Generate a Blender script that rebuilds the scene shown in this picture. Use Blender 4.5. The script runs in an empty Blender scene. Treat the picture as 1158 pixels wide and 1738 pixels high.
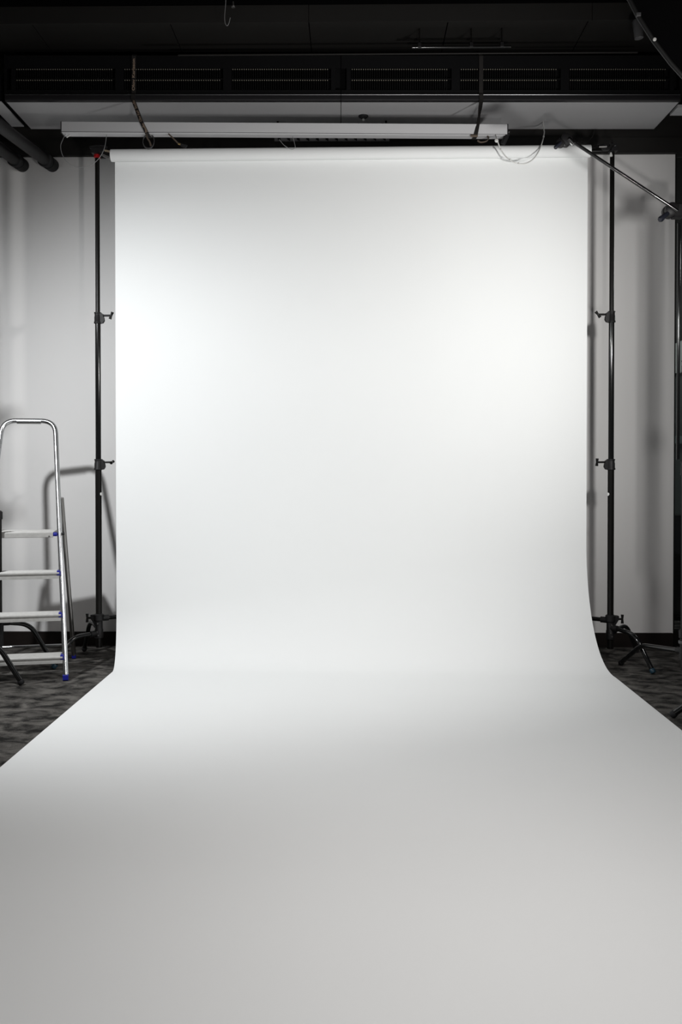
import bpy, math, random
from mathutils import Vector, Matrix
random.seed(7)
R = math.radians
sc = bpy.context.scene
col = sc.collection

# ------------------------------------------------------------------ camera
CAM = Vector((0, 0, 1.12)); YAW = R(.75); PITCH = R(.75); FPX = 1500.0; PPX, PPY = 579.0, 813.0
cd = bpy.data.cameras.new('camera'); cam = bpy.data.objects.new('camera', cd); col.objects.link(cam)
cd.sensor_fit = 'VERTICAL'; cd.sensor_height = 36; cd.lens = 36 * FPX / 1738
cd.shift_x = 0; cd.shift_y = (PPY - 869) / 1738
cd.clip_start = .05
cam.location = CAM; cam.rotation_euler = (math.pi / 2 - PITCH, 0, YAW)
sc.camera = cam
CM = Matrix.Rotation(YAW, 3, 'Z') @ Matrix.Rotation(math.pi / 2 - PITCH, 3, 'X')

def at(px, py, Y):
    """survey: photograph pixel at a known distance Y -> world point"""
    r = CM @ Vector(((px - PPX) / FPX, -(py - PPY) / FPX, -1))
    return CAM + r * (Y / r.y)

# ------------------------------------------------------------------ world, lamps, exposure
w = bpy.data.worlds.new('world'); sc.world = w; w.use_nodes = True
w.node_tree.nodes['Background'].inputs[0].default_value = (.8, .85, 1, 1)
w.node_tree.nodes['Background'].inputs[1].default_value = .03
vs = sc.view_settings
vs.view_transform = 'Standard'; vs.look = 'None'; vs.gamma = 1; vs.use_curve_mapping = False
vs.exposure = 0.06

def spot(name, loc, target, power, cone, blend, rad, colr):
    d = bpy.data.lights.new(name, 'SPOT'); d.energy = power; d.spot_size = R(cone); d.spot_blend = blend
    d.shadow_soft_size = rad; d.color = colr
    o = bpy.data.objects.new(name, d); col.objects.link(o); o.location = loc
    o.rotation_euler = (Vector(target) - Vector(loc)).to_track_quat('-Z', 'Y').to_euler()
    return o
def area(name, loc, target, power, sx, sy, colr, spread=180):
    d = bpy.data.lights.new(name, 'AREA'); d.energy = power; d.shape = 'RECTANGLE'; d.size = sx; d.size_y = sy
    d.color = colr; d.spread = R(spread)
    o = bpy.data.objects.new(name, d); col.objects.link(o); o.location = loc
    o.rotation_euler = (Vector(target) - Vector(loc)).to_track_quat('-Z', 'Y').to_euler()
    return o
LAMP_R = Vector((1.42, 3.2, 2.0)); LAMP_L = Vector((-2.12, 3.2, 2.36))
spot('background_lamp_light', LAMP_R, (.2, 5.06, 1.72), 126, 130, 1, .06, (1, .99, .97))
spot('background_lamp_light', LAMP_L, (-1.15, 5.06, .72), 196, 119, 1, .05, (.965, .985, 1))
area('floor_fill_light', (.75, .9, 2.8), (.25, 2.7, 0), 21, 1.2, .9, (1, .968, .95), 98)  # added soft fill from above for the foreground floor

spot('low_flash_light', (.65, .9, .95), (.25, 4.6, 3.85), 135, 74, 1, .05, (1, .97, .95))

# ------------------------------------------------------------------ materials
MATS = {}
def mat(name, colr, rough=.5, metal=0, spec=.5, bump=0, bscale=60, var=0, vscale=8, coat=0):
    m = bpy.data.materials.new(name); m.use_nodes = True; nt = m.node_tree
    b = nt.nodes['Principled BSDF']
    b.inputs['Base Color'].default_value = (*colr, 1); b.inputs['Roughness'].default_value = rough
    b.inputs['Metallic'].default_value = metal; b.inputs['Specular IOR Level'].default_value = spec
    b.inputs['Coat Weight'].default_value = coat
    tc = nt.nodes.new('ShaderNodeTexCoord')
    if var:
        n = nt.nodes.new('ShaderNodeTexNoise'); n.inputs['Scale'].default_value = vscale; n.inputs['Detail'].default_value = 4
        rp = nt.nodes.new('ShaderNodeValToRGB')
        rp.color_ramp.elements[0].position = .3; rp.color_ramp.elements[1].position = .7
        rp.color_ramp.elements[0].color = (*[c * (1 - var) for c in colr], 1)
        rp.color_ramp.elements[1].color = (*[min(1, c * (1 + var)) for c in colr], 1)
        nt.links.new(tc.outputs['Object'], n.inputs['Vector']); nt.links.new(n.outputs['Fac'], rp.inputs[0])
        nt.links.new(rp.outputs[0], b.inputs['Base Color'])
    if bump:
        n = nt.nodes.new('ShaderNodeTexNoise'); n.inputs['Scale'].default_value = bscale; n.inputs['Detail'].default_value = 3
        bp = nt.nodes.new('ShaderNodeBump'); bp.inputs['Strength'].default_value = bump; bp.inputs['Distance'].default_value = .004
        nt.links.new(tc.outputs['Object'], n.inputs['Vector']); nt.links.new(n.outputs['Fac'], bp.inputs['Height'])
        nt.links.new(bp.outputs[0], b.inputs['Normal'])
    MATS[name] = m
    return m
mat('paper', (.838, .85, .846), .9, spec=.15, var=.006, vscale=2)
mat('wall_paint', (.775, .765, .755), .85, spec=.2, bump=.05, bscale=200)
mat('black_paint', (.012, .011, .010), .6, spec=.3)
mat('black_ceiling', (.014, .013, .012), .7, spec=.3, var=.15, vscale=1.5)
mat('baseboard', (.010, .007, .006), .45, spec=.3)
mat('black_metal', (.006, .0055, .005), .33, spec=.22)
mat('black_steel', (.006, .006, .006), .13, spec=.5)
mat('black_cast', (.011, .0105, .011), .5, spec=.25, bump=.2, bscale=300)
mat('chrome', (.75, .75, .74), .18, metal=1)
mat('dull_steel', (.45, .44, .43), .35, metal=1)
mat('aluminium', (.62, .63, .64), .25, metal=1, bump=.08, bscale=40, var=.08, vscale=30)
mat('rear_alu', (.30, .29, .28), .3, metal=1)
mat('tread', (.40, .395, .38), .5, metal=.15, var=.08, vscale=50)
mat('blue_plastic', (.010, .014, .24), .4, spec=.3)
mat('teal_plastic', (.012, .045, .07), .45)
mat('duct_grey', (.50, .50, .51), .42, spec=.45)
mat('duct_front', (.006, .006, .0065), .5, spec=.15)
mat('duct_lip', (.022, .021, .023), .3, spec=.5)
mat('lip_highlight_metal', (.30, .30, .31), .3, metal=1)  # lighter metal that makes the highlight line on the lip
mat('grille', (.006, .006, .006), .5, spec=.2)
mat('grille_tip', (.30, .28, .23), .5)
mat('bar_white', (.60, .60, .61), .20, spec=.6)
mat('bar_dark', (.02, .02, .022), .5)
mat('strap', (.012, .010, .009), .75)
mat('strap_print', (.27, .20, .15), .7)
mat('strap_edge', (.10, .075, .055), .8)
mat('white_cable', (.62, .62, .60), .4)
mat('grey_cable', (.25, .25, .25), .45)
mat('dark_cable', (.010, .010, .010), .5, spec=.25)
mat('rubber', (.011, .011, .012), .65, spec=.25)
mat('pipe', (.013, .0125, .013), .55, spec=.25, var=.1, vscale=12)
mat('red_plastic', (.55, .01, .015), .4)
mat('blue_grey', (.011, .012, .018), .45, spec=.3)
mat('brass', (.5, .36, .16), .35, metal=1)
mat('wood', (.42, .34, .24), .6)
mat('lamp_grey', (.06, .06, .062), .45)
mat('back_panel', (.10, .115, .108), .6)
mat('back_rail', (.20, .25, .245), .5)
mat('back_white', (.55, .58, .56), .5)
mat('fabric_black', (.002, .002, .0022), .9, spec=.04)
mat('white_dot', (.8, .8, .78), .6)
g = mat('glass', (.9, .95, .93), .02); g.node_tree.nodes['Principled BSDF'].inputs['Transmission Weight'].default_value = 1
g.node_tree.nodes['Principled BSDF'].inputs['IOR'].default_value = 1.45
# carpet: blotchy dark grey pile
m = bpy.data.materials.new('carpet'); m.use_nodes = True; nt = m.node_tree; b = nt.nodes['Principled BSDF']
b.inputs['Roughness'].default_value = .95; b.inputs['Specular IOR Level'].default_value = .1
tc = nt.nodes.new('ShaderNodeTexCoord')
mp = nt.nodes.new('ShaderNodeMapping'); mp.inputs['Rotation'].default_value = (0, 0, .5); mp.inputs['Scale'].default_value = (1.0, 1.5, 1)
n1 = nt.nodes.new('ShaderNodeTexNoise'); n1.inputs['Scale'].default_value = 9; n1.inputs['Detail'].default_value = 6; n1.inputs['Roughness'].default_value = .62; n1.inputs['Distortion'].default_value = .5
n2 = nt.nodes.new('ShaderNodeTexNoise'); n2.inputs['Scale'].default_value = 240; n2.inputs['Detail'].default_value = 2
mx = nt.nodes.new('ShaderNodeMath'); mx.operation = 'MULTIPLY_ADD'; mx.inputs[1].default_value = .25
rp = nt.nodes.new('ShaderNodeValToRGB')
rp.color_ramp.elements[0].position = .50; rp.color_ramp.elements[0].color = (.014, .0135, .013, 1)
rp.color_ramp.elements[1].position = .78; rp.color_ramp.elements[1].color = (.14, .132, .122, 1)
L = nt.links.new
L(tc.outputs['Object'], mp.inputs[0]); L(mp.outputs[0], n1.inputs['Vector']); L(tc.outputs['Object'], n2.inputs['Vector'])
L(n2.outputs['Fac'], mx.inputs[0]); L(n1.outputs['Fac'], mx.inputs[2]); L(mx.outputs[0], rp.inputs[0]); L(rp.outputs[0], b.inputs['Base Color'])
bp = nt.nodes.new('ShaderNodeBump'); bp.inputs['Strength'].default_value = .6; bp.inputs['Distance'].default_value = .006
L(n2.outputs['Fac'], bp.inputs['Height']); L(bp.outputs[0], b.inputs['Normal'])
MATS['carpet'] = m

# ------------------------------------------------------------------ mesh helpers
def basis(d):
    d = d.normalized()
    a = Vector((0, 0, 1)) if abs(d.z) < .9 else Vector((0, 1, 0))
    u = d.cross(a).normalized(); v = u.cross(d).normalized()
    return u, v

def fillet(pts, rad, n=6):
    pts = [Vector(p) for p in pts]; out = [pts[0]]
    for i in range(1, len(pts) - 1):
        a, b_, c = pts[i - 1], pts[i], pts[i + 1]
        t1 = (a - b_); t2 = (c - b_)
        k = min(rad, t1.length * .49, t2.length * .49)
        p0 = b_ + t1.normalized() * k; p2 = b_ + t2.normalized() * k
        for j in range(n + 1):
            t = j / n; out.append(p0 * (1 - t) ** 2 + b_ * 2 * t * (1 - t) + p2 * t * t)
    out.append(pts[-1]); return out

def smooth(pts, n=6):
    """Catmull-Rom through the points"""
    P = [Vector(p) for p in pts]; P = [2 * P[0] - P[1]] + P + [2 * P[-1] - P[-2]]; out = []
    for i in range(1, len(P) - 2):
        for j in range(n):
            t = j / n; a, b_, c, d = P[i - 1:i + 3]
            out.append(.5 * ((2 * b_) + (c - a) * t + (2 * a - 5 * b_ + 4 * c - d) * t * t + (3 * b_ - a - 3 * c + d) * t ** 3))
    out.append(P[-2]); return out

ORI = {}
class MB:
    def __init__(s): s.v = []; s.f = []
    def quadbox(s, c8):
        n = len(s.v); s.v += [Vector(p) for p in c8]
        for q in ((0, 3, 2, 1), (4, 5, 6, 7), (0, 1, 5, 4), (1, 2, 6, 5), (2, 3, 7, 6), (3, 0, 4, 7)): s.f.append([n + i for i in q])
        return s
    def box(s, c, size, ax=None, bev=0):
        """box about c; ax = (ex, ey, ez) axes; bev chamfers the four long edges along ex"""
        ex, ey, ez = ax or (Vector((1, 0, 0)), Vector((0, 1, 0)), Vector((0, 0, 1)))
        c = Vector(c); X, Y, Z = [k / 2 for k in size]
        if bev:
            return s.prism(c - ex * X, c + ex * X, [(-Y + bev, -Z), (Y - bev, -Z), (Y, -Z + bev), (Y, Z - bev), (Y - bev, Z), (-Y + bev, Z), (-Y, Z - bev), (-Y, -Z + bev)], ey, ez)
        pts = [c + ex * X * a + ey * Y * b_ + ez * Z * d for d in (-1, 1) for a, b_ in ((-1, -1), (1, -1), (1, 1), (-1, 1))]
        return s.quadbox(pts)
    def prism(s, p0, p1, prof, ey, ez):
        """extrude a 2-D profile (ey, ez) from p0 to p1"""
        n = len(s.v); k = len(prof); p0 = Vector(p0); p1 = Vector(p1)
        for p in (p0, p1): s.v += [p + ey * a + ez * b_ for a, b_ in prof]
        for i in range(k): j = (i + 1) % k; s.f.append([n + i, n + j, n + k + j, n + k + i])
        s.f.append([n + i for i in range(k)][::-1]); s.f.append([n + k + i for i in range(k)])
        return s
    def tube(s, path, r, seg=12, closed=False, cap=True, flat=None):
        P = [Vector(p) for p in path]; m_ = len(P); n = len(s.v)
        rr = r if isinstance(r, (list, tuple)) else [r] * m_
        u = None
        for i, p in enumerate(P):
            if closed: d = P[(i + 1) % m_] - P[i - 1]
            else: d = P[min(i + 1, m_ - 1)] - P[max(i - 1, 0)]
            d.normalize()
            if u is None: u, v = basis(d)
            else:
                u = (u - d * u.dot(d)).normalized(); v = d.cross(u) * -1; v = u.cross(d)
            for k in range(seg):
                a = 2 * math.pi * k / seg
                s.v.append(p + u * math.cos(a) * rr[i] + v * math.sin(a) * rr[i] * (flat or 1))
        rng = m_ if closed else m_ - 1
        for i in range(rng):
            i2 = (i + 1) % m_
            for k in range(seg):
                k2 = (k + 1) % seg
                s.f.append([n + i * seg + k, n + i * seg + k2, n + i2 * seg + k2, n + i2 * seg + k])
        if cap and not closed:
            s.f.append([n + k for k in range(seg)][::-1]); s.f.append([n + (m_ - 1) * seg + k for k in range(seg)])
        return s
    def cyl(s, a, b_, r, seg=16, r2=None):
        return s.tube([a, b_], [r, r2 if r2 is not None else r], seg)
    def lathe(s, base, axis, prof, seg=20):
        """profile [(radius, height)...] about axis from base"""
        base = Vector(base); d = Vector(axis).normalized(); u, v = basis(d); n = len(s.v)
        for r, h in prof:
            for k in range(seg):
                a = 2 * math.pi * k / seg; s.v.append(base + d * h + (u * math.cos(a) + v * math.sin(a)) * r)
        for i in range(len(prof) - 1):
            for k in range(seg):
                k2 = (k + 1) % seg; s.f.append([n + i * seg + k, n + i * seg + k2, n + (i + 1) * seg + k2, n + (i + 1) * seg + k])
        s.f.append([n + k for k in range(seg)][::-1]); s.f.append([n + (len(prof) - 1) * seg + k for k in range(seg)])
        return s
    def ribbon(s, path, side, wd, th):
        """strap: flat band along path; side = list of width directions or one"""
        P = [Vector(p) for p in path]; n = len(s.v); m_ = len(P)
        for i, p in enumerate(P):
            sd = (side[i] if isinstance(side, list) else side).normalized()
            d = (P[min(i + 1, m_ - 1)] - P[max(i - 1, 0)]).normalized(); nn = d.cross(sd).normalized()
            ww = wd[i] if isinstance(wd, list) else wd
            s.v += [p - sd * ww / 2 - nn * th / 2, p + sd * ww / 2 - nn * th / 2, p + sd * ww / 2 + nn * th / 2, p - sd * ww / 2 + nn * th / 2]
        for i in range(m_ - 1):
            for k in range(4):
                k2 = (k + 1) % 4; s.f.append([n + i * 4 + k, n + i * 4 + k2, n + i * 4 + 4 + k2, n + i * 4 + 4 + k])
        s.f.append([n + 3, n + 2, n + 1, n]); s.f.append([n + (m_ - 1) * 4 + k for k in range(4)])
        return s
    def build(s, name, material, parent=None, loc=None, ang=40):
        o0 = ORI[parent.name] if parent else Vector(loc or (0, 0, 0))
        me = bpy.data.meshes.new(name); me.from_pydata([tuple(p - o0) for p in s.v], [], s.f); me.update()
        import bmesh
        bm = bmesh.new(); bm.from_mesh(me); bmesh.ops.recalc_face_normals(bm, faces=bm.faces); bm.to_mesh(me); bm.free()
        for p in me.polygons: p.use_smooth = True
        me.set_sharp_from_angle(angle=R(ang))
        me.materials.append(MATS[material])
        o = bpy.data.objects.new(name, me); col.objects.link(o)
        if parent: o.parent = parent
        else: o.location = o0
        ORI[o.name] = o0
        return o

def tag(o, label=None, cat=None, group=None, kind=None):
    if label: o['label'] = label
    if cat: o['category'] = cat
    if group: o['group'] = group
    if kind: o['kind'] = kind
    return o
def thing(name, loc, label, cat, group=None):
    o = bpy.data.objects.new(name, None); col.objects.link(o); o.location = loc; o.empty_display_size = .1
    ORI[o.name] = Vector(loc); return tag(o, label, cat, group)
V = Vector
EX, EY, EZ = V((1, 0, 0)), V((0, 1, 0)), V((0, 0, 1))

# ------------------------------------------------------------------ the room
WY = 5.53
def slab(name, x0, x1, y0, y1, z0, z1, material, parent=None):
    return MB().box(((x0 + x1) / 2, (y0 + y1) / 2, (z0 + z1) / 2), (x1 - x0, y1 - y0, z1 - z0)).build(name, material, parent)
tag(slab('floor', -4.2, 4.2, -3.0, 7.2, -.1, 0, 'carpet'), 'dark grey mottled carpet floor', kind='structure')
tag(slab('wall_back', -4.2, 2.0, WY, WY + .12, 0, 3.9, 'wall_paint'), 'light grey painted back wall behind the backdrop', kind='structure')
tag(slab('baseboard_back', -4.2, 1.995, WY - .018, WY, 0, .088, 'baseboard'), 'dark brown baseboard along the back wall', kind='structure')
tr = tag(slab('trim_1', -4.2, 4.2, WY - .03, WY, 3.06, 3.155, 'black_paint'), 'black strip along the top of the back wall', kind='structure')
tag(slab('trim_2', -4.2, 4.2, WY - .012, WY, 3.155, 3.56, 'black_paint'), 'black painted wall above the strip', kind='structure')
tag(slab('wall_left', -4.3, -4.2, -3.0, 5.65, 0, 3.9, 'wall_paint'), 'light grey side wall', kind='structure')
ce = tag(slab('ceiling', -4.2, 4.2, -3.0, 7.2, 3.70, 3.8, 'black_ceiling'), 'black ceiling', kind='structure')
# dropped black soffit over the duct: single panels with open joints, and its front fascia boards
edges = [-4.1, -3.32, -2.54, -1.76, -1.0, -.24, .52, 1.283, 2.05, 2.82, 3.6]
for a, b_ in zip(edges[:-1], edges[1:]):
    slab('ceiling_panel', a + .003, b_ - .003, 4.86, 5.49, 3.55, 3.57, 'black_ceiling', ce)
fas = [-4.1, -2.76, -.24, 1.30, 2.82, 4.1]
for a, b_ in zip(fas[:-1], fas[1:]):
    slab('fascia_board', a + .0015, b_ - .0015, 4.845, 4.86, 3.548, 3.64, 'black_ceiling', ce)
slab('ceiling_joint_strip', -4.1, 4.1, 4.845, 4.87, 3.645, 3.70, 'fabric_black', ce)
# upper ceiling panels in front of the soffit
for a, b_ in zip([-4.1, -2.4, -.27, 1.9], [-2.4, -.27, 1.9, 4.1]):
    slab('ceiling_panel', a + .003, b_ - .003, 3.3, 4.80, 3.665, 3.69, 'black_ceiling', ce)

# glazed opening right of the back wall: dark frame, pane, and the dim room beyond
wi = tag(slab('window_1', 2.0, 2.006, WY - .005, WY + .13, 0, 3.06, 'black_metal'), 'dark framed glass opening beside the back wall', kind='structure')
slab('pane', 2.006, 3.3, WY + .05, WY + .058, .09, 3.06, 'glass', wi)
slab('sill', 2.006, 3.3, WY - .005, WY + .12, 0, .09, 'black_metal', wi)
wb = tag(slab('wall_far', 1.7, 4.2, 6.9, 7.0, 0, 3.7, 'black_paint'), 'dark wall of the dim room seen through the glass', kind='structure')
MB().box((2.9, 6.62, 1.30), (1.6, .05, 1.06)).build('grey_panel', 'back_panel', wb)
MB().box((2.9, 6.58, 1.325), (1.6, .03, .055)).build('rail', 'back_rail', wb)
MB().box((2.9, 6.62, .41), (1.6, .3, .72)).build('low_cabinet', 'black_paint', wb)
MB().quadbox([(2.1, 6.57, 1.80), (3.7, 6.57, 1.90), (3.7, 6.62, 1.90), (2.1, 6.62, 1.80), (2.1, 6.57, 1.90), (3.7, 6.57, 2.65), (3.7, 6.62, 2.65), (2.1, 6.62, 1.90)]).build('pale_sloping_band', 'back_white', wb)  # pale band rising to the right behind the glass
pl = bpy.data.lights.new('far_room_fill_light', 'POINT'); pl.energy = 22; pl.shadow_soft_size = .15  # added fill that brightens the surfaces behind the glass
po = bpy.data.objects.new('far_room_fill_light', pl); col.objects.link(po); po.location = (3.2, 5.95, 2.6)

# ------------------------------------------------------------------ seamless paper backdrop
bd = thing('paper_backdrop', (0, 5.03, 0), 'white seamless paper backdrop sweeping from a hung roll across the floor', 'backdrop')
rollc0 = V((-1.372, 5.03, 2.892)); rollc1 = V((1.341, 5.03, 2.905)); RR = .034
ax = (rollc1 - rollc0)
roll = MB(); roll.tube([rollc0, rollc1], RR, 40).build('paper_roll', 'paper', bd)
MB().cyl(rollc0 - ax.normalized() * .06, rollc1 + ax.normalized() * .06, .017, 20).build('core_tube', 'black_metal', bd)
def profile(yv, yl, zstart, ztop, xs_top, xs_bot, yend):
    """one edge of the sheet: down the wall side, round the sweep, out over the floor"""
    pts = []
    for i in range(15): t = i / 14; pts.append((xs_top, yv, ztop + (zstart - ztop) * t))
    rad = yv - yl
    for i in range(1, 25):
        a = i / 24 * math.pi / 2
        k = i / 24
        pts.append((xs_top + (xs_bot - xs_top) * (1 - math.cos(a)), yl + rad * math.cos(a) ** .9, .004 + (zstart - .004) * (1 - math.sin(a) ** 1.0)))
    for i in range(1, 22): t = i / 21; pts.append((xs_bot, yl + (yend - yl) * t, .004))
    return [V(p) for p in pts]
ztop = 2.895
le = profile(5.062, 4.80, .30, ztop - .006, -1.360, -1.312, .35)
ri = profile(5.066, 4.695, .70, ztop + .012, 1.337, 1.398, .35)
mb = MB(); NX = 40; n = len(le); TH = .0012
def row_normal(k):
    a = le[max(k - 1, 0)].lerp(ri[max(k - 1, 0)], .5); b = le[min(k + 1, n - 1)].lerp(ri[min(k + 1, n - 1)], .5)
    d_ = (b - a).normalized(); return V((0, d_.z, -d_.y)) * -1      # away from the camera / into the floor
for side in (0, 1):
    for i, (a, b_) in enumerate(zip(le, ri)):
        nv = row_normal(i) * (TH * side)
        for k in range(NX + 1): mb.v.append(a.lerp(b_, k / NX) + nv)
S = n * (NX + 1); ix = lambda i, k: i * (NX + 1) + k
for i in range(n - 1):
    for k in range(NX):
        q = [ix(i, k), ix(i, k + 1), ix(i + 1, k + 1), ix(i + 1, k)]
        mb.f.append(q); mb.f.append([S + t for t in q][::-1])
    for k in (0, NX): mb.f.append([ix(i, k), ix(i + 1, k), S + ix(i + 1, k), S + ix(i, k)])
for i in (0, n - 1):
    for k in range(NX): mb.f.append([ix(i, k), ix(i, k + 1), S + ix(i, k + 1), S + ix(i, k)])
sheet = mb.build('paper_sheet', 'paper', bd, ang=60)

# ------------------------------------------------------------------ stands
def knob(mb, p, d, ln, bar, bdir, r=.006):
    """T-handle: stem from p along d, grip bar across its end"""
    e = p + d * ln
    mb.cyl(p, e, r, 10)
    mb.tube([e - bdir * bar / 2, e - bdir * bar * .15, e, e + bdir * bar * .15, e + bdir * bar / 2], [r * 1.5, r * 1.15, r * 1.0, r * 1.15, r * 1.5], 10)
def collar(root, c, z0, z1, r, kd, bdir, ln=.045):
    cb = MB(); h = z1 - z0
    cb.lathe((c.x, c.y, z0), EZ, [(r + .002, 0), (r + .0065, .002), (r + .0065, .010), (r + .004, .013), (r + .004, h * .62), (r + .0025, h * .66), (r + .0025, h - .008), (r + .005, h - .006), (r + .005, h)], 24)
    # ear of the casting
    sd = EZ.cross(kd); b0 = V((c.x, c.y, z0)) + kd * r * .8
    prof = [(0, .0), (.018, .004), (.026, .018), (.024, .034), (.019, .046), (.021, h - .012), (.008, h - .002), (0, h)]
    cb.prism(b0 - sd * .011, b0 + sd * .011, prof, kd, EZ)
    o = cb.build('collar', 'black_cast', root)
    kb = MB(); knob(kb, V((c.x, c.y, z1 - .018)) + kd * (r + .012), kd, ln, .042, bdir)
    kb.build('knob', 'black_metal', o)
    return o
def leg(root, hub, zh, foot, frac=.62, zb=None, r=.0125, capmat='rubber'):
    hub = V(hub); foot = V(foot); d = V((foot.x - hub.x, foot.y - hub.y, 0))
    b_ = V((hub.x, hub.y, 0)) + d * frac; b_.z = zb or zh
    st = V((hub.x, hub.y, zh)) + d.normalized() * .02
    path = fillet([st, b_, V((foot.x, foot.y, .018))], .06, 7)
    o = MB().tube(path, r, 12).build('leg', 'black_steel', root)
    dd = (path[-1] - path[-2]).normalized()
    MB().lathe(path[-1] - dd * .012, dd, [(r + .001, 0), (r + .003, .004), (r + .003, .018), (r, .0235)], 12).build('foot_cap', capmat, o)
    sk = MB().cyl(st - d.normalized() * .01, st + d.normalized() * .035 + EZ * ((b_.z - zh) * .08), r + .005, 14).build('socket', 'black_cast', o)
    return o
def hub(root, c, kd):
    hb = MB()
    hb.lathe((c.x, c.y, .135), EZ, [(.019, 0), (.024, .003), (.024, .05), (.0215, .055), (.0215, .10), (.028, .105), (.028, .136), (.021, .142)], 24)
    sd = EZ.cross(kd)
    hb.prism(V((c.x, c.y, .205)) - sd * .016, V((c.x, c.y, .205)) + sd * .016, [(0, 0), (.018, .003), (.045, .046), (.045, .066), (0, .07)], kd, EZ)
    h = hb.build('base_hub', 'black_cast', root)
    bl = MB()
    for x, z in ((-.004, .175), (.003, .155), (.0, .222)):
        bl.cyl((c.x + x, c.y - .0225, z), (c.x + x, c.y - .0265, z), .0042, 10)
    tag(bl.build('rivets', 'dull_steel', h), kind='stuff')
    k = MB(); knob(k, V((c.x, c.y, .252)) + kd * .04, kd, .028, .05, EZ, .006); k.build('knob', 'black_metal', h)

def backdrop_stand(X, Y, s, feet, zs, label, tilt):
    c = V((X, Y, 0)); r_ = thing('backdrop_stand', (X, Y, 0), label, 'stand', 'stands holding the paper roll')
    MB().cyl((X, Y, .082), (X, Y, 1.13), .0178, 24).build('column', 'black_metal', r_)
    MB().cyl((X, Y, 1.12), (X, Y, 1.98), .0155, 24).build('riser', 'black_steel', r_)
    MB().cyl((X, Y, 1.97), (X, Y, 2.935), .0128, 24).build('riser', 'black_metal', r_)
    collar(r_, c, 1.105, 1.168, .0178, EX * s, V((0, .25 * s, tilt)).normalized(), .05)
    collar(r_, c, 1.945, 2.010, .0155, EX * s, V((.35, 0, .94)) if s > 0 else V((-.6, 0, .8)), .05)
    hub(r_, c, EX * -s)
    for f, z, zb, cm in feet: leg(r_, c, z, f, .6, zb, capmat=cm)
    st = MB().lathe((X + s * .0165, Y - .006, .967), V((s, -.4, 0)), [(.009, 0), (.009, .002), (.007, .0026)], 14).build('sticker', 'white_dot', r_)
    return r_
sl = backdrop_stand(-1.464, 5.07, 1, [((-1.655, 4.86, 0), .165, .165, 'teal_plastic'), ((-1.63, 5.335, 0), .20, .205, 'rubber'), ((-1.16, 5.26, 0), .25, .25, 'rubber')],
                    None, 'black backdrop stand with a red band on top beside the stepladder', .05)
sr = backdrop_stand(1.477, 5.07, -1, [((1.625, 4.79, 0), .205, .195, 'teal_plastic'), ((1.715, 5.35, 0), .175, .19, 'rubber'), ((1.17, 5.26, 0), .245, .245, 'rubber')],
                    None, 'black backdrop stand right of the paper with its chain side bracket', 1)
# roll holders on top of the stands
MB().lathe((-1.464, 5.07, 2.892), EZ, [(.0145, 0), (.0185, .002), (.0185, .018), (.0145, .020)], 20).build('red_band', 'red_plastic', sl)
hk = MB(); hk.box((-1.464, 5.06, 2.925), (.05, .05, .028)); hk.tube(fillet([(-1.50, 5.05, 2.945), (-1.455, 5.04, 2.950), (-1.395, 5.02, 2.935)], .02), .008, 10)
hk.box((-1.435, 5.045, 2.925), (.03, .03, .02)); hk.build('roll_hook', 'black_cast', sl)
MB().tube([at(173, 262.5, 5.02), at(186, 269, 5.01)], .0080, 12).build('hook_pin', 'dull_steel', sl)
MB().tube([at(178, 255.5, 5.03), at(187.5, 257.5, 5.02)], .0060, 12).build('hook_screw', 'wood', sl)
hk = MB(); hk.box((1.477, 5.06, 2.93), (.045, .05, .04)); hk.box((1.44, 5.05, 2.925), (.05, .03, .022), bev=.005); hk.box((1.405, 5.035, 2.93), (.05, .02, .03), bev=.006)
hk.tube([(1.477, 5.07, 2.93), (1.477, 5.07, 2.99)], .006, 10); hk.build('roll_hook', 'black_cast', sr)
MB().tube([(1.382, 5.0, 2.918), (1.425, 5.0, 2.920)], .006, 12).build('hook_pin', 'dull_steel', sr)
MB().tube(smooth([(1.485, 5.03, 2.935), (1.47, 5.015, 2.925), (1.458, 5.01, 2.905), (1.452, 5.01, 2.89)]), .0022, 8).build('chain', 'chrome', sr)
MB().lathe((1.452, 5.01, 2.868), EZ, [(.009, 0), (.010, .004), (.004, .022)], 12).build('chain_weight', 'white_cable', sr)

# stand at the far left behind the ladder (only its foot reaches into view)
c = V((-1.904, 4.72, 0))
ls = thing('light_stand', c, 'black stand behind the stepladder at the left frame edge', 'stand')
MB().cyl(c + EZ * .09, c + EZ * .87, .0178, 24).build('column', 'black_metal', ls)
MB().lathe(c + EZ * .84, EZ, [(.019, 0), (.0225, .003), (.0225, .04), (.015, .048)], 20).build('collar', 'black_cast', ls)
MB().lathe(c + EZ * .16, EZ, [(.019, 0), (.025, .003), (.025, .12), (.02, .125)], 24).build('base_hub', 'black_cast', ls)
leg(ls, c, .285, (-1.658, 4.885, 0), .55, .262, .0128, 'teal_plastic')
leg(ls, c, .225, (-2.12, 4.50, 0), .6, .205, .0128)
leg(ls, c, .235, (-2.26, 4.78, 0), .6, .235)

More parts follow.
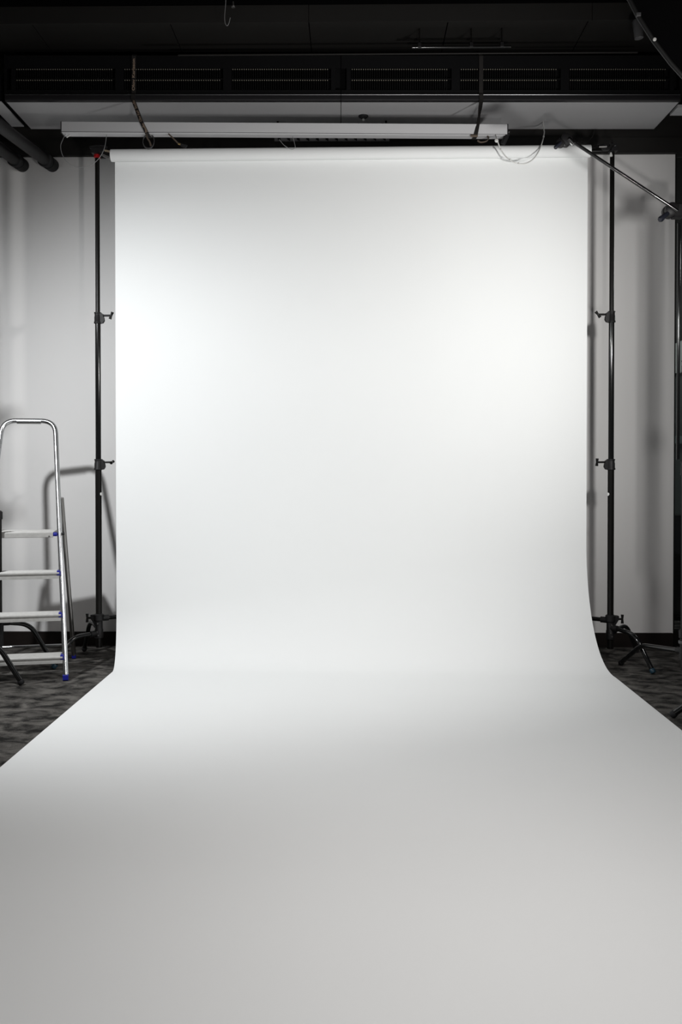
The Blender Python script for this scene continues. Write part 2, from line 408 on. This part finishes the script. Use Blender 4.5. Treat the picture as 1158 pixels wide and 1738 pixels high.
# stand of the left lamp, left of the frame (one foot reaches in front of the ladder)
c = V((-2.19, 4.22, 0))
l2 = thing('lamp_stand', c, 'black lamp stand leg in front of the lowest ladder step on the left', 'stand', 'stands of the background lamps')
MB().cyl(c + EZ * .1, c + EZ * 1.70, .0178, 20).build('column', 'black_metal', l2)
MB().cyl(c + EZ * 1.68, c + EZ * 2.30, .0145, 20).build('riser', 'black_steel', l2)
collar(l2, c, 1.65, 1.71, .0178, EX, V((0, 1, 0))); collar(l2, c, 1.92, 1.98, .0145, EX, V((0, 1, 0)))
MB().lathe(c + EZ * .15, EZ, [(.019, 0), (.025, .003), (.025, .13), (.02, .135)], 24).build('base_hub', 'black_cast', l2)
leg(l2, c, .255, (-1.703, 4.503, 0), .80, .222, .0135)
leg(l2, c, .22, (-2.68, 4.40, 0), .6); leg(l2, c, .20, (-2.28, 3.68, 0), .6)

# boom stand at the right edge
c = V((1.668, 4.45, 0))
bs = thing('boom_stand', c, 'black stand at the right edge carrying a slanted boom arm', 'stand')
MB().cyl(c + EZ * .10, c + EZ * 1.12, .0185, 24).build('column', 'black_metal', bs)
MB().cyl(c + EZ * 1.10, c + EZ * 1.63, .0160, 24).build('riser', 'black_steel', bs)
MB().cyl(c + EZ * 1.61, c + EZ * 2.36, .0135, 24).build('riser', 'black_steel', bs)
collar(bs, c, 1.08, 1.15, .0185, V((0, -1, 0)), EZ); collar(bs, c, 1.585, 1.655, .016, V((0, -1, 0)), EZ)
hb = MB().lathe(c + EZ * .15, EZ, [(.019, 0), (.026, .003), (.026, .06), (.022, .064), (.022, .11), (.028, .115), (.028, .15), (.02, .156)], 24).build('base_hub', 'black_cast', bs)
MB().lathe(c + EZ * .235, EZ, [(.0285, 0), (.030, .003), (.030, .012), (.0285, .015)], 24).build('ring', 'lamp_grey', hb)
leg(bs, c, .195, (1.517, 4.995, 0), .66, .155, .0125)
leg(bs, c, .235, (2.05, 4.25, 0), .62, .235)
leg(bs, c, .215, (1.93, 4.86, 0), .62, .205)
# second thin upright alongside the riser
MB().cyl(c + V((-.036, .005, 1.16)), c + V((-.036, .005, 2.34)), .008, 16).build('side_rod', 'black_steel', bs)
# grip head
gh = at(1146, 357, 4.45)
dirb = (at(972, 240, 4.45) - at(1140, 354, 4.45)).normalized()
g_ = MB(); yv = V((0, -1, 0))
g_.lathe(gh + V((-.02, .045, 0)), V((0, -1, 0)), [(.026, 0), (.034, .006), (.034, .03), (.029, .034), (.029, .04), (.034, .044), (.034, .07), (.024, .078)], 28)
g_.box(gh + V((.012, 0, -.005)), (.045, .06, .07), bev=.008)
gho = g_.build('grip_head', 'black_cast', bs)
MB().cyl(V((c.x, c.y, gh.z - .07)), V((c.x, c.y, gh.z - .03)), .0165, 16).build('head_socket', 'lamp_grey', bs)
MB().box(gh + V((.004, -.034, .012)), (.008, .004, .022)).build('shiny_edge', 'chrome', gho)
hd = V((-.75, -.3, -.62)).normalized(); p0 = gh + V((-.04, -.02, -.018))
MB().tube([p0, p0 + hd * .03, p0 + hd * .06, p0 + hd * .068], [.010, .012, .015, .011], 14).build('handle', 'blue_grey', gho)
ar0 = at(1142, 352, 4.40); ar1 = at(972, 240, 4.40)
arm = MB().tube([ar0 - dirb * .03, ar1], .0085, 16).build('boom_arm', 'black_steel', bs)
# end grip of the arm
g_ = MB(); e = at(962, 240, 4.40)
g_.lathe(e + V((-.012, .02, -.002)), V((.35, -1, .3)), [(.022, 0), (.030, .006), (.030, .016), (.025, .02), (.025, .026), (.030, .03), (.030, .04), (.02, .046)], 24)
g_.lathe(e + V((-.03, .0, -.016)), V((-.3, -1, .2)), [(.016, 0), (.022, .004), (.022, .018), (.014, .022)], 20)
eo = g_.build('end_grip', 'black_cast', arm)
MB().tube([at(966, 236, 4.38), at(974, 244, 4.38)], .012, 12).build('clamp_sleeve', 'chrome', arm)
p0 = e + V((-.032, -.02, -.012)); hd = V((-.62, -.2, -.6)).normalized()
MB().tube([p0, p0 + hd * .02, p0 + hd * .042, p0 + hd * .047], [.006, .008, .010, .007], 12).build('handle', 'blue_grey', arm)

# lamp on its stand right of the frame (one foot reaches into view)
c = V((1.80, 3.70, 0))
lm = thing('lamp_stand', c, 'black lamp stand leg standing at the edge of the paper on the right', 'stand', 'stands of the background lamps')
MB().cyl(c + EZ * .1, c + EZ * 1.05, .0178, 20).build('column', 'black_metal', lm)
MB().cyl(c + EZ * 1.0, c + EZ * 1.95, .0145, 20).build('riser', 'black_steel', lm)
collar(lm, c, 1.0, 1.065, .0178, EX, EZ)
MB().lathe(c + EZ * .15, EZ, [(.019, 0), (.025, .003), (.025, .13), (.02, .135)], 24).build('base_hub', 'black_cast', lm)
leg(lm, c, .25, (1.433, 3.952, 0), .45, .235, .0135)
leg(lm, c, .22, (1.75, 3.26, 0), .6); leg(lm, c, .20, (2.2, 3.85, 0), .6)

# ------------------------------------------------------------------ stepladder
A = R(12); U = V((math.cos(A), math.sin(A), 0)); W = V((-math.sin(A), math.cos(A), 0))
F0 = V((-1.503, 4.60, 0))                      # front foot, side nearest the paper
LA = .335                                      # lean of the front frame (run per rise)
WID = .49; INSET = .103
def lp(u, v, z): return F0 + U * u + W * v + EZ * z
ld = thing('step_ladder', lp(-.25, .25, 0), 'aluminium stepladder with blue plastic feet left of the paper', 'ladder')
HZ = 1.385
def stile(s, z):                                # s=0 paper side, 1 outer side
    k = z / HZ * INSET
    return lp(-k if s == 0 else -WID + k, LA * z, z)
path = [stile(0, .03), stile(0, .45), stile(0, .9)] + fillet([stile(0, 1.0), stile(0, HZ), stile(1, HZ), stile(1, 1.0)], .075, 8)[1:-1] + [stile(1, .9), stile(1, .45), stile(1, .03)]
MB().tube(path, .0138, 18).build('front_frame', 'aluminium', ld)
gr = MB().tube([stile(0, HZ).lerp(stile(1, HZ), .27) + EZ * -.004, stile(0, HZ).lerp(stile(1, HZ), .73) + EZ * -.004], .0145, 16).build('hand_grip', 'aluminium', ld)
for s in (0, 1):
    p = stile(s, .03)
    MB().box(p + EZ * -.012, (.027, .028, .034), (U, W, EZ), bev=.006).build('foot', 'blue_plastic', ld)
for z in (.128, .340, .556):
    a, b_ = stile(1, z) + U * .008, stile(0, z) - U * .008
    prof = [(-.030, 0), (-.034, -.004), (-.034, -.010), (-.026, -.013), (-.026, -.021), (-.033, -.023), (-.033, -.036), (-.027, -.036), (-.022, -.026), (-.018, -.008), (.080, -.008), (.080, -.026), (.086, -.026), (.086, 0)]
    t = MB().prism(a, b_, prof, W, EZ).build('step', 'tread', ld, ang=30)
    rb = MB()
    for k in range(7): rb.prism(a + W * (-.026 + k * .016), b_ + W * (-.026 + k * .016), [(-.003, 0), (.003, 0), (.002, .0018), (-.002, .0018)], W, EZ)
    rb.build('step_ribs', 'tread', t)
    for s in (0, 1):
        q = stile(s, z); q2 = q - U * (.012 if s == 0 else -.012)
        MB().box(q2 + W * .006 + EZ * -.006, (.016, .074, .026), (U, W, EZ), bev=.004).build('step_bracket', 'blue_plastic', ld)
# platform
z = .766; a, b_ = stile(1, z) + U * .026, stile(0, z) - U * .032
pf = MB().prism(a, b_, [(-.03, 0), (-.034, -.004), (-.034, -.026), (-.030, -.028), (-.026, -.026), (-.026, -.006), (.19, -.006), (.19, -.026), (.195, -.026), (.195, 0)], W, EZ).build('platform', 'tread', ld, ang=30)
rb = MB()
for k in range(11): rb.prism(a + W * (-.02 + k * .02), b_ + W * (-.02 + k * .02), [(-.004, 0), (.004, 0), (.003, .0018), (-.003, .0018)], W, EZ)
rb.build('platform_ribs', 'tread', pf)
sc_ = MB()
for t in (.06, .94): sc_.cyl(a.lerp(b_, t) + W * -.034 + EZ * -.022, a.lerp(b_, t) + W * -.040 + EZ * -.022, .005, 10)
tag(sc_.build('rivets', 'dull_steel', pf), kind='stuff')
for s in (0, 1):
    q = (b_ if s == 0 else a); d = U if s == 0 else -U
    MB().cyl(q + EZ * -.012 + W * -.02, q + d * .02 + EZ * -.012 + W * -.02, .011, 14).build('platform_bush', 'blue_plastic', ld)
    MB().cyl(q + d * .048 + EZ * -.010 + W * -.012, q + d * .058 + EZ * -.010 + W * -.012, .008, 12).build('pivot_bolt', 'rubber', ld)
# rear frame
def rear(s, z):
    k = (1.0 - z / .95)
    top = stile(s, .95) + W * .025 + U * (.014 if s == 0 else -.014)
    bot = lp(-.014 if s == 0 else -WID + .014, .556, .02)
    return bot.lerp(top, (z - .02) / .93)
for s in (0, 1):
    MB().tube([rear(s, .02), rear(s, .5), rear(s, .95)], .0125, 16).build('rear_leg', 'rear_alu', ld)
    MB().box(rear(s, .02) + EZ * -.006, (.022, .022, .026), (U, W, EZ), bev=.005).build('foot', 'blue_plastic', ld)
MB().tube([rear(0, .085), rear(1, .085)], .008, 12).build('rear_crossbar', 'aluminium', ld)

# ------------------------------------------------------------------ long ventilation unit on the ceiling
O = V((-1.971, 5.008, 0)); e_ = V((3.827, .05, 0)).normalized(); n_ = V((-e_.y, e_.x, 0)); LEN = 3.83
def D(s, d, z): return O + e_ * s + n_ * d + EZ * z
vu = thing('ventilation_unit', D(LEN / 2, .2, 3.2), 'long black slatted ventilation unit with a grey underside above the backdrop', 'ventilation unit')
SEAM = 1.905
dax = (e_, n_, EZ)
for a, b_ in ((0, SEAM - .002), (SEAM + .002, LEN)):
    MB().box(D((a + b_) / 2, .228, 3.203), (b_ - a, .40, .006), dax).build('bottom_panel', 'duct_grey', vu)
    lipp = [(0, .004), (.004, 0), (.03, 0), (.03, .036), (.014, .036), (.006, .033), (.001, .026)]
    lo = MB().prism(D(a, 0, 3.2), D(b_, 0, 3.2), lipp, n_, EZ).build('front_lip', 'duct_lip', vu)
    MB().tube([D(a, .0045, 3.233), D(b_, .0045, 3.233)], .0042, 10).build('lip_highlight_bead', 'lip_highlight_metal', lo)  # bead added to stand in for the bright highlight along the lip
    # casing: strips above and under the grille
    MB().box(D((a + b_) / 2, .030, 3.251), (b_ - a, .02, .030), dax).build('front_rail', 'duct_front', vu)
    MB().box(D((a + b_) / 2, .030, 3.425), (b_ - a, .02, .072), dax).build('front_rail', 'duct_front', vu)
    nseg = 3; sw = (b_ - a - .06) / nseg
    for k in range(nseg):
        s0 = a + .03 + k * sw; s1 = s0 + sw
        fr = MB()
        fr.box(D(s0 + .012, .030, 3.3275), (.024, .02, .125), dax); fr.box(D(s1 - .012, .030, 3.3275), (.024, .02, .125), dax)
        fr.box(D((s0 + s1) / 2, .032, 3.330), (sw, .016, .006), dax)
        go = fr.build('grille_frame', 'duct_front', vu)
        fin = MB(); tip = MB(); cnt = int((sw - .06) / .0128)
        for j in range(cnt):
            s_ = s0 + .032 + j * .0128
            fin.box(D(s_, .036, 3.36), (.004, .022, .055), dax); fin.box(D(s_, .036, 3.298), (.004, .022, .056), dax)
            tip.box(D(s_, .0225, 3.383), (.005, .003, .004), dax); tip.box(D(s_, .0225, 3.3215), (.005, .003, .004), dax)
        tag(fin.build('grille_fins', 'grille', go), kind='stuff'); tag(tip.build('fin_tips', 'grille_tip', go), kind='stuff')
MB().box(D(LEN / 2, .25, 3.335), (LEN, .36, .255), dax).build('casing', 'duct_front', vu)
for s_ in (-.004, LEN + .004): MB().box(D(s_, .224, 3.332), (.008, .42, .262), dax).build('end_plate', 'duct_front', vu)
MB().box(D(SEAM, .004, 3.217), (.004, .01, .034), dax).build('seam_clip', 'duct_front', vu)
# sprinkler under the unit
p = D(0, 0, 0); sp = at(617, 198, 5.25)
sp = V((sp.x, 5.26, 3.2))
so = thing('sprinkler', sp, 'small dark sprinkler head with pale tip under the unit', 'sprinkler')
MB().lathe(sp, V((0, 0, -1)), [(.030, 0), (.030, .003), (.024, .009), (.013, .013), (.011, .016)], 24).build('rosette', 'bar_dark', so)
MB().lathe(sp + V((0, 0, -.016)), V((0, 0, -1)), [(.006, 0), (.0075, .006), (.006, .013), (.003, .015)], 14).build('tip', 'white_dot', so)
# narrow duct rail just left of the unit
nd = thing('side_rail', D(-.10, .2, 3.2), 'narrow dark ceiling rail with grey underside beside the ventilation unit end', 'rail')
MB().box(D(-.068, .21, 3.203), (.074, .36, .006), dax).build('bottom_strip', 'duct_grey', nd)
MB().box(D(-.068, .21, 3.28), (.074, .36, .148), dax).build('rail_body', 'duct_front', nd)
MB().box(D(-.22, .22, 3.225), (.20, .30, .10), dax).build('rail_box', 'pipe', nd)
# pale bracket past the other end
bk = thing('end_bracket', D(LEN + .09, .1, 3.2), 'pale bracket past the right end of the ventilation unit', 'bracket')
MB().box(D(LEN + .085, .16, 3.208), (.13, .12, .016), dax).build('bracket_plate', 'duct_grey', bk)
MB().box(D(LEN + .14, .16, 3.38), (.02, .05, .34), dax).build('hanger', 'black_metal', bk)

# ------------------------------------------------------------------ suspended white bar under the unit
ba, bb = at(103, 215.5, 4.945), at(862.5, 220, 4.985)
bz0, bz1 = ba.z, bb.z
b0 = ba + EY * .035; b1 = bb + EY * .035
bx = (b1 - b0).normalized(); bn = n_; bzv = bx.cross(bn).normalized()
br = thing('suspended_bar', b0.lerp(b1, .5), 'long white metal bar hanging by straps under the ventilation unit', 'bar')
h, d = .0295, .035
prof = [(-d + .006, -h), (d - .006, -h), (d, -h + .006), (d, h), (-d, h), (-d, -h + .004)]
MB().prism(b0 + bx * .004, b1 - bx * .004, prof, bn, bzv).build('bar_profile', 'bar_white', br, ang=25)
for q, sg in ((b0, 1), (b1, -1)):
    MB().box(q + bx * .002 * sg, (.005, .073, .062), (bx, bn, bzv)).build('end_cap', 'bar_dark', br)
MB().box(b0.lerp(b1, .5) - bn * (d + .0002) - bzv * (h - .0025), ((b1 - b0).length - .01, .0016, .0022), (bx, bn, bzv)).build('dark_edge_line', 'bar_dark', br)  # thin dark line along the lower front edge of the bar
def onbar(px, dn=0, dz=0):
    """point on the bar below photograph column px"""
    best = min((abs((at(px, 225, 4.98) - b0.lerp(b1, t / 400)).x), t / 400) for t in range(401))[1]
    return b0.lerp(b1, best) + bn * dn + bzv * dz

# straps holding the bar, slung over the unit
def strap(pxs_top, px_lip, px_bar, label, twist):
    sx = at(pxs_top, 110, 5.01).x - O.x; sl_ = at(px_lip, 163, 5.0).x - O.x
    pb = onbar(px_bar)
    pts = [D(sx, .12, 3.472), D(sx, .025, 3.468), D(sx, .012, 3.455), D(sx * .7 + sl_ * .3, .012, 3.37), D(sl_, .010, 3.245), D(sl_, -.005, 3.232), D(sl_, -.006, 3.200)]
    side = [e_] * 7
    pq = onbar(px_bar + (px_lip - px_bar) * .33)
    low = [pq - bn * (d + .004) + bzv * (h + .002), pb - bn * (d + .004) - bzv * (h + .002), pb - bn * .012 - bzv * (h + .005), pb + bn * (d + .002) - bzv * (h + .001), pb + bn * (d + .004) + bzv * .03]
    mid = [pts[-1].lerp(low[0], t) for t in (.33, .66)]
    r_ = thing('hanging_strap', pts[0], label, 'strap', 'straps carrying the suspended bar')
    if twist:
        sides = side + [V((.9, -.45, 0)), V((.45, -.9, 0)), V((.8, -.6, 0)), bx, bx, bx, bx]
    else: sides = side + [e_] * 2 + [bx] * 5
    return r_, MB().ribbon(pts + mid + low, sides, .023, .0018).build('webbing', 'strap', r_), pts + mid + low
s1, w1, P1 = strap(226, 225, 251, 'black hanging strap printed with pale lettering at the left of the bar', False)
s2, w2, P2 = strap(819, 819, 808, 'plain black twisted hanging strap at the right of the bar', True)

def lettering(txt, p, xdir, ydir, size, parent, wid=None):
    cu = bpy.data.curves.new('lettering', 'FONT'); cu.body = txt; cu.size = size; cu.extrude = .0003; cu.align_x = 'LEFT'; cu.offset = .0006
    tmp = bpy.data.objects.new('tmp', cu); col.objects.link(tmp)
    dg = bpy.context.evaluated_depsgraph_get(); dg.update()
    me = bpy.data.meshes.new_from_object(tmp.evaluated_get(dg)); bpy.data.objects.remove(tmp)
    xs = [v.co.x for v in me.vertices]; k = (wid / (max(xs) - min(xs))) if wid else 1
    X = xdir.normalized(); Y = (ydir - X * ydir.dot(X)).normalized(); Z = X.cross(Y)
    o0 = ORI[parent.name]
    for v in me.vertices: v.co = p + X * ((v.co.x - min(xs)) * k) + Y * v.co.y + Z * v.co.z - o0
    me.materials.clear(); me.materials.append(MATS['strap_print'])
    o = bpy.data.objects.new('lettering', me); col.objects.link(o); o.parent = parent; ORI[o.name] = o0
    return o
# upper print reads upwards on the unit front, lower print on the slanted run to the bar
tl = P1[4] + V((0, -.0035, .0)); tu = P1[2] + V((0, -.0035, 0))
up = (tu - tl).normalized(); lefty = -e_
lettering('Olov Karlsson', tl + up * .012 - lefty * .006, up, lefty, .021, w1, .180)
q0 = P1[9]; q1 = P1[6]; dn = (q1 - q0).normalized(); nn = dn.cross(-e_).normalized()
if nn.y > 0: nn = -nn
off = nn * .003
lettering('Studio', q1 - dn * .072 + off + e_ * .006, dn, lefty, .021, w1, .066)
lettering('Olov Karl', q0 - dn * .0 + off + e_ * .006, dn, lefty, .019, w1, .085)
lettering('Studio', P1[10] + V((0, -.004, .004)) + e_ * .006, (P1[9] - P1[10]), lefty, .019, w1, .055)
# strap slack: loop of webbing under the bar, and a loose tail with a buckle
cpt = onbar(252, .0, -.062); loop = []
for k in range(25):
    a = k / 24 * 2 * math.pi; loop.append(cpt + bx * math.cos(a) * .033 + bzv * math.sin(a) * .040 + bn * (.012 * math.sin(a * .5)))
MB().ribbon(loop, [V((.25, -1, .1))] * 25, .016, .003).build('slack_loop', 'lamp_grey', s1)
lk = [onbar(250, -.03, -.03), onbar(252, -.028, -.055), onbar(256, -.024, -.075), onbar(257, -.020, -.098)]
MB().ribbon(smooth(lk), V((1, -.6, 0)), .010, .003).build('loose_end', 'strap_edge', s1)
tp = [onbar(288, -.03, -.032), onbar(293, -.032, -.050), onbar(300, -.034, -.075), onbar(304, -.034, -.088), onbar(310, -.03, -.094)]
MB().ribbon(smooth(tp), V((.8, -.2, .6)), .008, .002).build('strap_tail', 'strap_edge', s1)
MB().tube([onbar(305, -.036, -.089), onbar(308, -.034, -.093)], .005, 10).build('buckle_pin', 'brass', s1)
bk_ = MB(); bk_.ribbon([onbar(307, -.03, -.092), onbar(317, -.03, -.106)], V((.6, -.2, .8)), [.014, .022], .012); bk_.build('buckle', 'rubber', s1)
kp = onbar(806, -.036, -.036)
MB().ribbon([kp - bx * .022, kp + bx * .018], V((0, -1, .5)), .012, .006).build('buckle', 'strap_edge', s2)
tp = [onbar(829, -.02, -.03), onbar(831, -.02, -.045), onbar(826, -.02, -.060), onbar(818, -.02, -.066), onbar(812, -.02, -.056)]
MB().ribbon(smooth(tp), V((.2, -1, .2)), .011, .003).build('strap_tail', 'strap_edge', s2)

# black clip lamp / plug at the right end of the bar
pc = onbar(858, -.02, -.045)
pg = thing('plug', pc, 'black cable plug hanging at the right end of the white bar', 'plug')
ad = V((.42, 0, .9)).normalized()
MB().lathe(pc - ad * .035, ad, [(.010, 0), (.014, .002), (.014, .05), (.012, .054), (.012, .066), (.008, .07)], 18).build('plug_body', 'rubber', pg)
MB().cyl(pc + ad * .034, pc + ad * .044 + EX * .004, .004, 10).build('plug_pin', 'dull_steel', pg)

# cables
def cable(pts, r, material, label, name='cable', cat='cable', n=7, flat=None):
    P = smooth(pts, n)
    return tag(MB().tube(P, r, 8).build(name, material, None, loc=P[0]), label, cat)
c1 = cable([onbar(113, -.01, -.03), at(107, 236, 4.95), at(103, 248, 4.945), at(106, 263, 4.94), at(115, 276, 4.94), at(132, 284, 4.94), at(152, 281, 4.94), at(167, 270, 4.94), at(177, 252, 4.95), onbar(182.5, -.01, -.032)], .0016, 'grey_cable', 'thin pale cable loop hanging from the left end of the bar')
MB().tube([at(113, 233, 4.94), at(119, 229, 4.94)], .0042, 10).build('cable_clip', 'white_cable', c1)
c2 = cable([at(474, 237, 4.98), at(483, 247, 4.97), at(494, 253, 4.97), at(501, 251, 4.97), at(500, 243, 4.98), onbar(496, .0, -.032)], .0016, 'grey_cable', 'small thin cable loop under the middle of the bar')
c3 = cable([onbar(842, -.03, -.03), at(845, 240, 4.93), at(850, 253, 4.93), at(860, 267, 4.93), at(874, 276, 4.93), at(889, 278, 4.935), at(903, 272, 4.945), at(914, 258, 4.965), at(921, 240, 5.03), at(924, 226, 5.17), at(923.5, 219, 5.30), V((at(922, 213, 5.36).x, 5.36, 3.2))], .0034, 'white_cable', 'white cable drooping in a wide loop from the bar to the unit')
MB().lathe(at(843, 239, 4.925), V((0, -1, 0)), [(.010, 0), (.011, .003), (.006, .007)], 12).build('cable_clip', 'white_cable', c3)
for px, py, Y in ((850, 254, 4.925), (866, 271, 4.925), (922.5, 232, 5.10), (880, 277.5, 4.93)):
    q = at(px, py, Y); MB().lathe(q - EZ * .004, V((.3, -.2, 1)), [(.003, 0), (.0055, .003), (.0055, .006), (.003, .009)], 10).build('cable_tie', 'white_cable', c3)
c4 = cable([at(1009, 221, 5.42), at(1008, 228, 5.40), at(1003, 236, 5.38), at(996, 241, 5.38), at(990, 243, 5.38), at(985, 240, 5.40)], .0022, 'dark_cable', 'short dark cable loop behind the boom end grip')
c5 = cable([at(383.6, -6, 4.6), at(383, 8, 4.6), at(381.5, 26, 4.6), at(382, 38, 4.6), at(385, 43.5, 4.6), at(388, 41, 4.6), at(391, 30, 4.6)], .0016, 'grey_cable', 'thin wire loop dangling from the black ceiling')
fi = MB().lathe(at(396, 11, 4.6) - EZ * .004, EZ, [(.010, 0), (.011, .003), (.005, .006), (.0045, .016), (.003, .03)], 12).build('wire_fitting', 'dull_steel', c5)

# black perforated rail with clips behind the bar
rl = thing('clip_rail', at(563, 237, 5.33), 'short black rail with a row of clips behind the white bar', 'rail')
a, b_ = at(466, 236.5, 5.33), at(661, 237, 5.34)
b_.z = a.z
MB().prism(a, b_, [(0, -.011), (.006, -.011), (.006, .03), (0, .03)], EY, EZ).build('rail_strip', 'lamp_grey', rl)
MB().box((a.x + .02, a.y + .004, a.z + .06), (.012, .006, .10)).build('rail_hanger', 'black_metal', rl)
MB().box((b_.x - .02, a.y + .004, a.z + .06), (.012, .006, .10)).build('rail_hanger', 'black_metal', rl)
for k in range(12):
    q = at(474 + k * 16.2, 236, 5.325); q.z = a.z + .002
    cl = MB(); cl.lathe(q + V((0, .004, 0)), V((0, -1, 0)), [(.007, 0), (.009, .003), (.009, .008), (.004, .010)], 10); cl.box(q + V((.006, -.002, -.008)), (.006, .006, .012))
    cl.build('clip', 'fabric_black', rl)

# insulated pipes entering the back wall high on the left
def pipe(px, py, pfx, pfy, label, r):
    e = at(px, py, 5.47); s = at(pfx, pfy, 4.75)
    d_ = (s - e).normalized(); e2 = e - d_ * .09
    o = thing('pipe', e, label, 'pipe', 'insulated pipes at the top left')
    MB().tube([e2, e + d_ * 1.5], r, 28).build('pipe_sleeve', 'pipe', o)
    MB().lathe(e - d_ * .02, d_, [(r * .9, -.065), (r + .007, -.06), (r + .008, .06), (r + .004, .064), (r + .004, .10), (r + .010, .104), (r + .010, .125), (r + .002, .13)], 28).build('pipe_collar', 'rubber', o)
pipe(84, 277, 14, 224, 'thick black insulated pipe nearer the suspended bar at top left', .034)
pipe(33, 277, -40, 222, 'thick black insulated pipe at the left edge, outer of the pair', .034)

# shiny black conduit under the soffit
cdt = thing('conduit', at(780, 79, 4.90), 'glossy black conduit tube above the ventilation unit', 'conduit')
a, b_ = at(700, 80.5, 4.93), at(867, 79, 4.93); b_.z = a.z
MB().tube([a, b_], .010, 16).build('conduit_tube', 'black_steel', cdt)
MB().tube([a + V((-1.3, 0, -.035)), b_ + V((.7, 0, -.035))], .005, 12).build('lower_tube', 'black_paint', cdt)
for px in (712, 800, 852):
    q = at(px, 80, 4.93); q.z = a.z
    MB().box(q + EZ * .01, (.018, .026, .03), bev=.004).build('conduit_clamp', 'black_cast', cdt)
    MB().cyl(q + EZ * .02, (q.x, q.y, 3.548), .004, 8).build('clamp_rod', 'black_metal', cdt)

# black can spotlight hanging from the ceiling at the top right
sp_ = at(1083, 50, 4.65)
sl2 = thing('spotlight', sp_, 'dark grey cylindrical ceiling spotlight at the top right', 'spotlight')
MB().lathe(at(1085, 65, 4.65), at(1082, 35, 4.65) - at(1085, 65, 4.65), [(.018, .0), (.022, 0), (.023, .003), (.0255, .088), (.023, .093)], 28).build('housing', 'lamp_grey', sl2)
q = at(1082, 34, 4.65)
MB().cyl(q - EZ * .005, (q.x, q.y, 3.665), .007, 12).build('stem', 'black_metal', sl2)

# large black round light modifier at the top right corner
cc = at(1580, -264, 3.0); pr = at(1110, 69, 3.0); rad = (pr - cc).length; nrm = V((0, 1, 0))
um = thing('photo_umbrella', cc, 'large black round photo umbrella high in the right corner', 'umbrella')
u, v = basis(nrm); rim = [cc + (u * math.cos(k / 72 * 2 * math.pi) + v * math.sin(k / 72 * 2 * math.pi)) * rad for k in range(72)]
MB().tube(rim, .008, 10, closed=True).build('rim', 'dark_cable', um)
MB().lathe(cc - nrm * .30, nrm, [(.05, 0), (rad * .35, .04), (rad * .65, .12), (rad * .88, .22), (rad * .995, .30), (rad * .98, .302), (rad * .87, .225), (rad * .64, .127), (rad * .34, .05), (.04, .012)], 64).build('fabric_dish', 'fabric_black', um)
def onrim(px, py):
    t = at(px, py, 3.0); return min(rim, key=lambda p: ((p - CAM).normalized() - (t - CAM).normalized()).length)
q = onrim(1109, 69); MB().lathe(q - EZ * .004 + V((0, -.012, 0)), V((0, -1, 0)), [(.004, -.004), (.006, 0), (.006, .003), (.004, .005)], 12).build('rim_stud', 'white_cable', um)
q = onrim(1080, 22); MB().box(q + V((0, -.004, 0)), (.014, .016, .014), bev=.003).build('rim_joint', 'lamp_grey', um)
